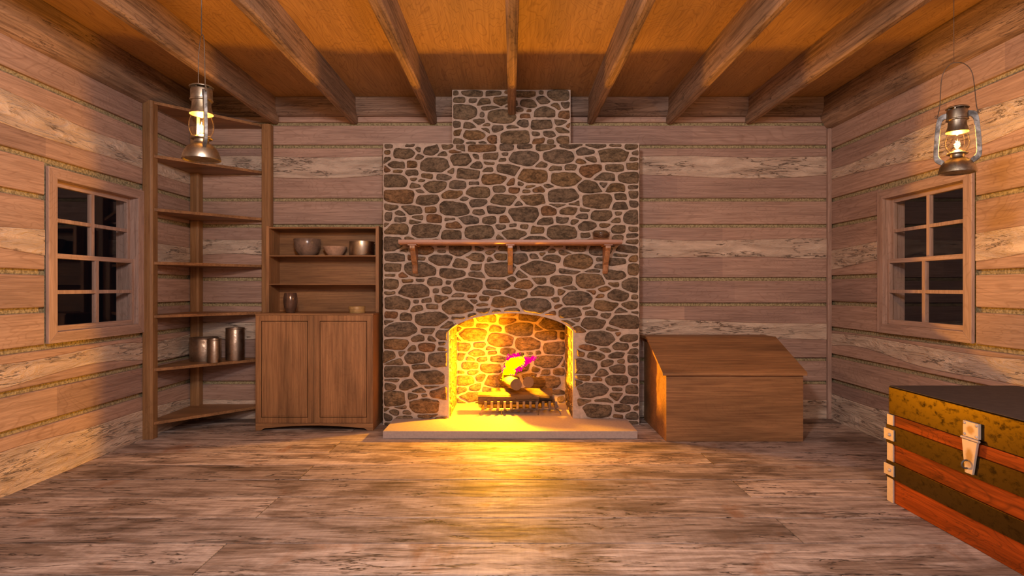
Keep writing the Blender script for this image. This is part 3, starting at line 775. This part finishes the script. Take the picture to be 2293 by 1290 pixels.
# ------------------------------------------------------------------ trunk
TX, TX1, TY0, TY1 = 1.862, 2.50, 1.80, 2.850
tr = thing('trunk', (TX, (TY0+TY1)/2, 0), 'red wooden trunk with blackened metal straps and pale clasp, bottom right', 'trunk')
bm = BM(); box(bm, TX+0.004, TX1-0.004, TY0+0.004, TY1-0.004, 0, 0.428); to_obj('trunk_body', bm, m_trunkwood, parent=tr, bevel=0.003)
bm = BM(); box(bm, TX, TX1, TY0, TY1, 0.429, 0.564, 0); lid = to_obj('lid', bm, [m_strap], parent=tr, bevel=0.004)
bm = BM(); box(bm, TX+0.003, TX1-0.003, TY0+0.003, TY1-0.003, 0.5645, 0.568); to_obj('lid_top', bm, m_lidtop, parent=lid, bevel=0.001)
for z0, z1_ in ((0.288, 0.378), (0.118, 0.202)):
    bm = BM()
    box(bm, TX-0.007, TX+0.0035, TY0-0.007, TY1+0.007, z0, z1_); box(bm, TX+0.0035, TX1+0.004, TY1-0.003, TY1+0.007, z0, z1_); box(bm, TX+0.0035, TX1+0.004, TY0-0.007, TY0+0.003, z0, z1_)
    st = to_obj('strap', bm, m_strap, parent=tr, bevel=0.0015)
    for yc in (TY1-0.022, TY0+0.022):
        bm = BM(); zc = (z0+z1_)/2
        box(bm, TX-0.014, TX-0.0075, yc-0.036, yc+0.036, zc-0.028, zc+0.026)
        cp = to_obj('clamp_plate', bm, m_hard, parent=st, bevel=0.0015)
        bm = BM(); Mx = Matrix.Translation((TX-0.014, yc-0.008, zc-0.001)) @ Matrix.Rotation(-PI/2, 4, 'Y')
        lathe(bm, [(0.009, 0), (0.0085, 0.004), (0.006, 0.0075), (0, 0.009)], n=20, M=Mx)
        to_obj('rivet', bm, m_hard, parent=st, smooth=True)
for yc0, yc1 in ((TY1-0.040, TY1+0.0045), (TY0-0.0045, TY0+0.040)):
    bm = BM(); box(bm, TX-0.0045, TX+0.0038, yc0, yc1, 0.0, 0.4285)
    far = yc1 > 2.5
    if far: box(bm, TX+0.0038, TX+0.04, TY1-0.0035, TY1+0.0045, 0, 0.4285)
    else: box(bm, TX+0.0038, TX+0.04, TY0-0.0045, TY0+0.0035, 0, 0.4285)
    to_obj('corner_strip', bm, m_hard, parent=tr, bevel=0.0012)
# rusty blooms are raised-free stains: procedural mask on the clasp
def mat_clasp():
    m, nt, b = new_mat('clasp_metal')
    tc = nd(nt, 'ShaderNodeTexCoord'); mp = nd(nt, 'ShaderNodeMapping'); mp.vector_type = 'POINT'
    nt.links.new(tc.outputs['Generated'], mp.inputs[0]); mp.inputs['Location'].default_value = (-0.5*0, -0.5, -0.5); mp.inputs['Scale'].default_value = (0, 1, 1)
    ln = nd(nt, 'ShaderNodeVectorMath', operation='LENGTH'); nt.links.new(mp.outputs[0], ln.inputs[0])
    n = noise_n(nt, coords(nt), 70, 5, 0.7)
    ad = nd(nt, 'ShaderNodeMath', operation='MULTIPLY_ADD'); ad.inputs[1].default_value = 0.25; nt.links.new(n, ad.inputs[0]); nt.links.new(ln.outputs['Value'], ad.inputs[2])
    c = ramp(nt, ad.outputs[0], [(0.28, (0.42,0.25,0.10)), (0.46, (0.62,0.49,0.38))])
    nt.links.new(c, b.inputs['Base Color']); b.inputs['Roughness'].default_value = 0.5; b.inputs['Metallic'].default_value = 0.25
    return m
m_clasp = mat_clasp()
ly0, ly1 = 2.285, 2.363
bm = BM(); box(bm, TX-0.013, TX-0.0005, ly0, ly1, 0.446, 0.509); cl = to_obj('clasp', bm, m_clasp, parent=tr, bevel=0.0015)
for yy in (ly0+0.009, ly1-0.009):
    for zz in (0.456, 0.500):
        bm = BM(); lathe(bm, [(0.0055, 0), (0.005, 0.003), (0, 0.005)], n=14, M=Matrix.Translation((TX-0.013, yy, zz)) @ Matrix.Rotation(-PI/2, 4, 'Y')); to_obj('rivet', bm, m_hard, parent=cl, smooth=True)
bm = BM(); tube(bm, [(TX-0.014, ly0-0.006, 0.440), (TX-0.014, ly1+0.006, 0.440)], 0.0055, 12); to_obj('hinge_pin', bm, m_hard, parent=cl, smooth='auto')
bm = BM(); prism(bm, [(ly0, 0.434), (ly1, 0.434), (2.347, 0.300), (2.309, 0.300)], FX, TX-0.018, TX-0.0080); to_obj('hasp_plate', bm, m_clasp, parent=cl, bevel=0.0015)
bm = BM(); yc = 2.334
tube(bm, [(TX-0.017, yc, 0.336-0.016)] + [(TX-0.024-0.016*math.sin(a), yc, 0.336-0.016*math.cos(a)) for a in [PI*i/12 for i in range(13)]] + [(TX-0.017, yc, 0.336+0.016)], 0.0036, 10)
to_obj('staple_ring', bm, m_galv, parent=cl, smooth='auto')

# ------------------------------------------------------------------ lanterns
def lantern(loc, ang, label, off, wires):
    root = bpy.data.objects.new('hurricane_lantern', None); C.objects.link(root); root.location = loc; root.rotation_euler = (0, 0, ang)
    root.empty_display_size = 0.05
    ORG[root.name] = (0, 0, 0); tag(root, label, 'lantern', 'hanging hurricane lanterns')
    def P(name, bm, mat, smooth='auto', bevel=0, parent=None): return to_obj(name, bm, mat, parent=parent or root, smooth=smooth, bevel=bevel)
    bm = BM(); lathe(bm, [(0, 0.004), (0.058, 0.003), (0.064, -0.002), (0.068, 0.000), (0.068, 0.004), (0.066, 0.014), (0.061, 0.030), (0.051, 0.046), (0.038, 0.058), (0.028, 0.063), (0.026, 0.066), (0.026, 0.078), (0, 0.078)]); P('fuel_tank', bm, m_bronze)
    bm = BM(); lathe(bm, [(0.0, 0.0785), (0.036, 0.0785), (0.039, 0.081), (0.0385, 0.084), (0.034, 0.0855), (0.020, 0.087), (0.017, 0.093), (0.012, 0.097), (0, 0.098)]); P('burner', bm, m_bronze)
    bm = BM(); pr = [(0.030, 0.086), (0.036, 0.096), (0.0435, 0.112), (0.0455, 0.128), (0.043, 0.148), (0.037, 0.166), (0.034, 0.176)]
    lathe(bm, pr + [(r-0.0012, z) for r, z in pr[::-1]], n=48, close=True); P('glass_globe', bm, m_lglass, True)
    bm = BM(); lathe(bm, [(0.0, 0.200), (0.030, 0.198), (0.036, 0.185), (0.0415, 0.174), (0.0425, 0.176), (0.037, 0.190), (0.0335, 0.204), (0.033, 0.224), (0.0405, 0.226), (0.041, 0.229), (0.0385, 0.232), (0.038, 0.266), (0.036, 0.270), (0.022, 0.271), (0.021, 0.279), (0, 0.279)]); P('hood', bm, m_bronze)
    bm = BM(); lathe(bm, [(0, 0.2795), (0.036, 0.2785), (0.0425, 0.276), (0.043, 0.278), (0.034, 0.284), (0.014, 0.2875), (0, 0.288)]); P('cap', bm, m_bronze)
    for k in range(6):
        a = k*PI/3+0.3; bm = BM(); box(bm, 0.021, 0.034, -0.003, 0.003, 0.2705, 0.2785, M=Matrix.Rotation(a, 4, 'Z')); P('vent_fin', bm, m_bronze, False)
    for s in (-1, 1):
        o_ = smooth_path([(0.034,0,0.262), (0.055,0,0.258), (0.071,0,0.245), (0.079,0,0.17), (0.084,0,0.085), (0.080,0,0.055), (0.052,0,0.036)], 2)
        i_ = smooth_path([(0.034,0,0.238), (0.046,0,0.236), (0.055,0,0.225), (0.061,0,0.165), (0.066,0,0.088), (0.062,0,0.070), (0.045,0,0.056)], 2)
        bm = BM(); th = 0.0055; rows = []
        for A, B in zip(o_, i_): rows.append([bm.verts.new(Vector((s*A.x, -th, A.z))), bm.verts.new(Vector((s*A.x, th, A.z))), bm.verts.new(Vector((s*B.x, th, B.z))), bm.verts.new(Vector((s*B.x, -th, B.z)))])
        for A, B in zip(rows[:-1], rows[1:]):
            for k in range(4): bm.faces.new((A[k], A[(k+1)%4], B[(k+1)%4], B[k]))
        bm.faces.new(rows[0][::-1]); bm.faces.new(rows[-1])
        P('side_tube', bm, m_galv, False, 0.0022)
        bm = BM(); tube(bm, [(s*0.072+0.006*math.cos(a), 0.002*0, 0.252+0.006*math.sin(a)) for a in [2*PI*k/12 for k in range(12)]], 0.0013, 6, closed=True); P('bail_ear', bm, m_wire, True)
    bm = BM()
    pts = [(-0.072,0,0.246), (-0.066,0,0.262), (-0.060,0,0.30), (-0.058,0,0.36), (-0.055,0,0.42), (off-0.028,0,0.462), (off,0,0.480), (off+0.035,0,0.468), (0.050,0,0.43), (0.058,0,0.36), (0.062,0,0.30), (0.066,0,0.262), (0.072,0,0.246)]
    tube(bm, smooth_path(pts, 3), 0.0017, 7); P('bail', bm, m_wire, True)
    # flame: small pointed flicker
    bm = BM(); lathe(bm, [(0, 0.101), (0.005, 0.104), (0.0075, 0.109), (0.0120, 0.115), (0.0085, 0.1175), (0.0110, 0.123), (0.0085, 0.129), (0.0040, 0.134), (0.0012, 0.139), (0, 0.148)], n=14)
    for v in bm.verts:
        k = noise.noise(v.co*260); v.co.x *= 1+0.45*k; v.co.y *= 1+0.45*k
    P('flame', bm, m_lf, False)
    bm = BM()
    hz = CZ-loc[2]
    for dx in wires: tube(bm, [(off+dx, 0, 0.478), (off+dx*1.2, 0, hz-0.001)], 0.0013, 6)
    P('hanging_wire', bm, m_wire, True)
    return root
lantern(LANT_L, math.radians(-51), 'oil lantern hanging in front of the corner shelf, seen edge on', 0.0, (-0.003, 0.003))
lantern(LANT_R, math.radians(-38), 'oil lantern hanging above the right window, both side tubes visible', -0.012, (0.0,))

# ------------------------------------------------------------------ fire grate, logs, flame
GZ = 0.053
gr = thing('fire_grate', (0.03, 4.6, GZ), 'steel fire grate with twelve upturned bars standing in the fireplace', 'fire grate')
gx0, gx1 = -0.255, 0.385
for yy, nm in ((4.522, 'front_rail'), (4.80, 'rear_rail')):
    bm = BM(); c = (gx0+gx1)/2
    pts = smooth_path([(gx0, yy-0.006, GZ+0.004), (gx0+0.014, yy, GZ+0.035), (gx0+0.040, yy, GZ+0.0475), (gx0+0.08, yy, GZ+0.0475), (gx1-0.08, yy, GZ+0.0475), (gx1-0.040, yy, GZ+0.0475), (gx1-0.014, yy, GZ+0.035), (gx1, yy-0.006, GZ+0.004)], 2)
    tube(bm, pts, 0.004, 8); to_obj(nm, bm, m_iron, parent=gr, smooth='auto')
for yy in (4.522, 4.80):
    for xx in (-0.08, 0.205):
        bm = BM(); tube(bm, [(xx, yy, GZ+0.046), (xx, yy-0.004, GZ+0.0005)], 0.004, 8); to_obj('leg', bm, m_iron, parent=gr, smooth='auto')
for k in range(12):
    x = -0.208+0.0503*k; hw = 0.010; b0 = GZ+0.0522
    bm = BM()
    prism(bm, [(4.512, b0), (4.85, b0), (4.858, b0+0.055), (4.846, b0+0.055), (4.842, b0+0.010), (4.528, b0+0.010), (4.524, b0+0.055), (4.510, b0+0.055)], FX, x-hw, x+hw)
    to_obj('grate_bar', bm, m_iron, parent=gr, bevel=0.0015)
def log(name, p0, p1, r, label, n=22, split=False, seed=0):
    p0, p1 = Vector(p0), Vector(p1); L = (p1-p0).length; d = (p1-p0).normalized()
    bm = BM(); m = 18; rings = []
    for i in range(m+1):
        rg = []
        for k in range(n):
            a = 2*PI*k/n; rr = r*(1+0.07*noise.noise(Vector((i*0.35, math.cos(a)*1.4, math.sin(a)*1.4+seed*9))))
            y, z = rr*math.cos(a), rr*math.sin(a)
            if split: z = min(z, r*0.62+0.10*y) if split == 1 else z
            rg.append(bm.verts.new(Vector((L*i/m-L/2, y, z))))
        rings.append(rg)
    for A, B in zip(rings[:-1], rings[1:]):
        for k in range(n):
            f = bm.faces.new((A[k], A[(k+1)%n], B[(k+1)%n], B[k])); f.material_index = 0; f.smooth = not split
    for rg in (rings[0][::-1], rings[-1]):
        f = bm.faces.new(rg); f.material_index = 1
    c = (p0+p1)/2
    o = to_obj(name, bm, [m_bark, m_end]); o.location = c
    yaw = math.atan2(d.y, d.x); pit = -math.asin(d.z)
    o.rotation_euler = (0, pit, yaw)
    return tag(o, label, 'log', 'firewood on the grate')
lz = GZ+0.0522+0.0103
log('log', (-0.268, 4.605, lz+0.059), (0.215, 4.600, lz+0.059), 0.056, 'split log lying across the front of the grate', split=1, seed=1)
log('log', (-0.170, 4.738, lz+0.057), (0.330, 4.728, lz+0.057), 0.055, 'log lying across the back of the grate, behind the split log', split=0, seed=2)
log('log', (0.034, 4.495, 0.296), (-0.075, 4.86, 0.292), 0.045, 'round log on top with its sawn end facing the room', seed=3)
log('log', (0.127, 4.478, 0.318), (0.235, 4.735, 0.272), 0.044, 'round log on top at right, sloping down to the right', seed=4)
# flame
def inpoly(x, y, P):
    c = False; j = len(P)-1
    for i in range(len(P)):
        if (P[i][1] > y) != (P[j][1] > y) and x < (P[j][0]-P[i][0])*(y-P[i][1])/(P[j][1]-P[i][1])+P[i][0]: c = not c
        j = i
    return c
YP = [(535,600),(545,430),(590,310),(650,240),(760,200),(890,215),(870,330),(820,370),(730,400),(750,460),(640,520),(560,590)]
PP = [(545,420),(590,270),(620,180),(700,175),(780,140),(860,215),(900,225),(1000,200),(1080,200),(1080,240),(1000,300),(950,330),(880,370),(830,430),(780,470),(740,490),(640,530),(560,570)]
fl = thing('flame', (0.0, 4.64, 0.33), 'yellow and magenta flame burning above the logs', 'flame')
def flame():
    cell = 0.0027; Y0 = 4.645
    ym, pm = BM(), BM()
    for i in range(-46, 88):
        for j in range(84):
            x = i*cell; z = 0.30+j*cell
            px = 1146.5+1290*x/Y0; py = 645-1290*(z-EYE)/Y0
            cx, cy = (px-1050)*7.168, (py-770)*7.168
            nv = Vector((cx*0.012, cy*0.012, 0)); nh = Vector((cx*0.05, cy*0.05, 3))
            dx = 26*noise.noise(nv)+42*noise.noise(nh); dy = 26*noise.noise(nv+Vector((9,9,9)))+42*noise.noise(nh+Vector((4,4,4)))
            if abs(x+0.010) < 0.058 and z < 0.350: continue
            iny = inpoly(cx+dx, cy+dy, YP); inp = inpoly(cx-dx, cy+dy, PP)
            if not (iny or inp): continue
            hole = noise.noise(Vector((cx*0.045, cy*0.045, 7)))
            if not iny and hole > 0.20: continue
            dd = 0.005+0.010*(noise.noise(Vector((cx*0.01, cy*0.01, 2)))+0.5)
            yo = Y0 + 0.010*noise.noise(Vector((cx*0.02, cy*0.02, 5)))
            b = ym if iny else pm
            box(b, x-cell/2, x+cell/2, yo-dd, yo+dd, z-cell/2, z+cell/2)
    to_obj('flame_core', ym, m_fy, parent=fl); q = to_obj('flame_tongue', pm, m_fp, parent=fl); q['label'] = 'magenta flame fringe and tongue'
flame()
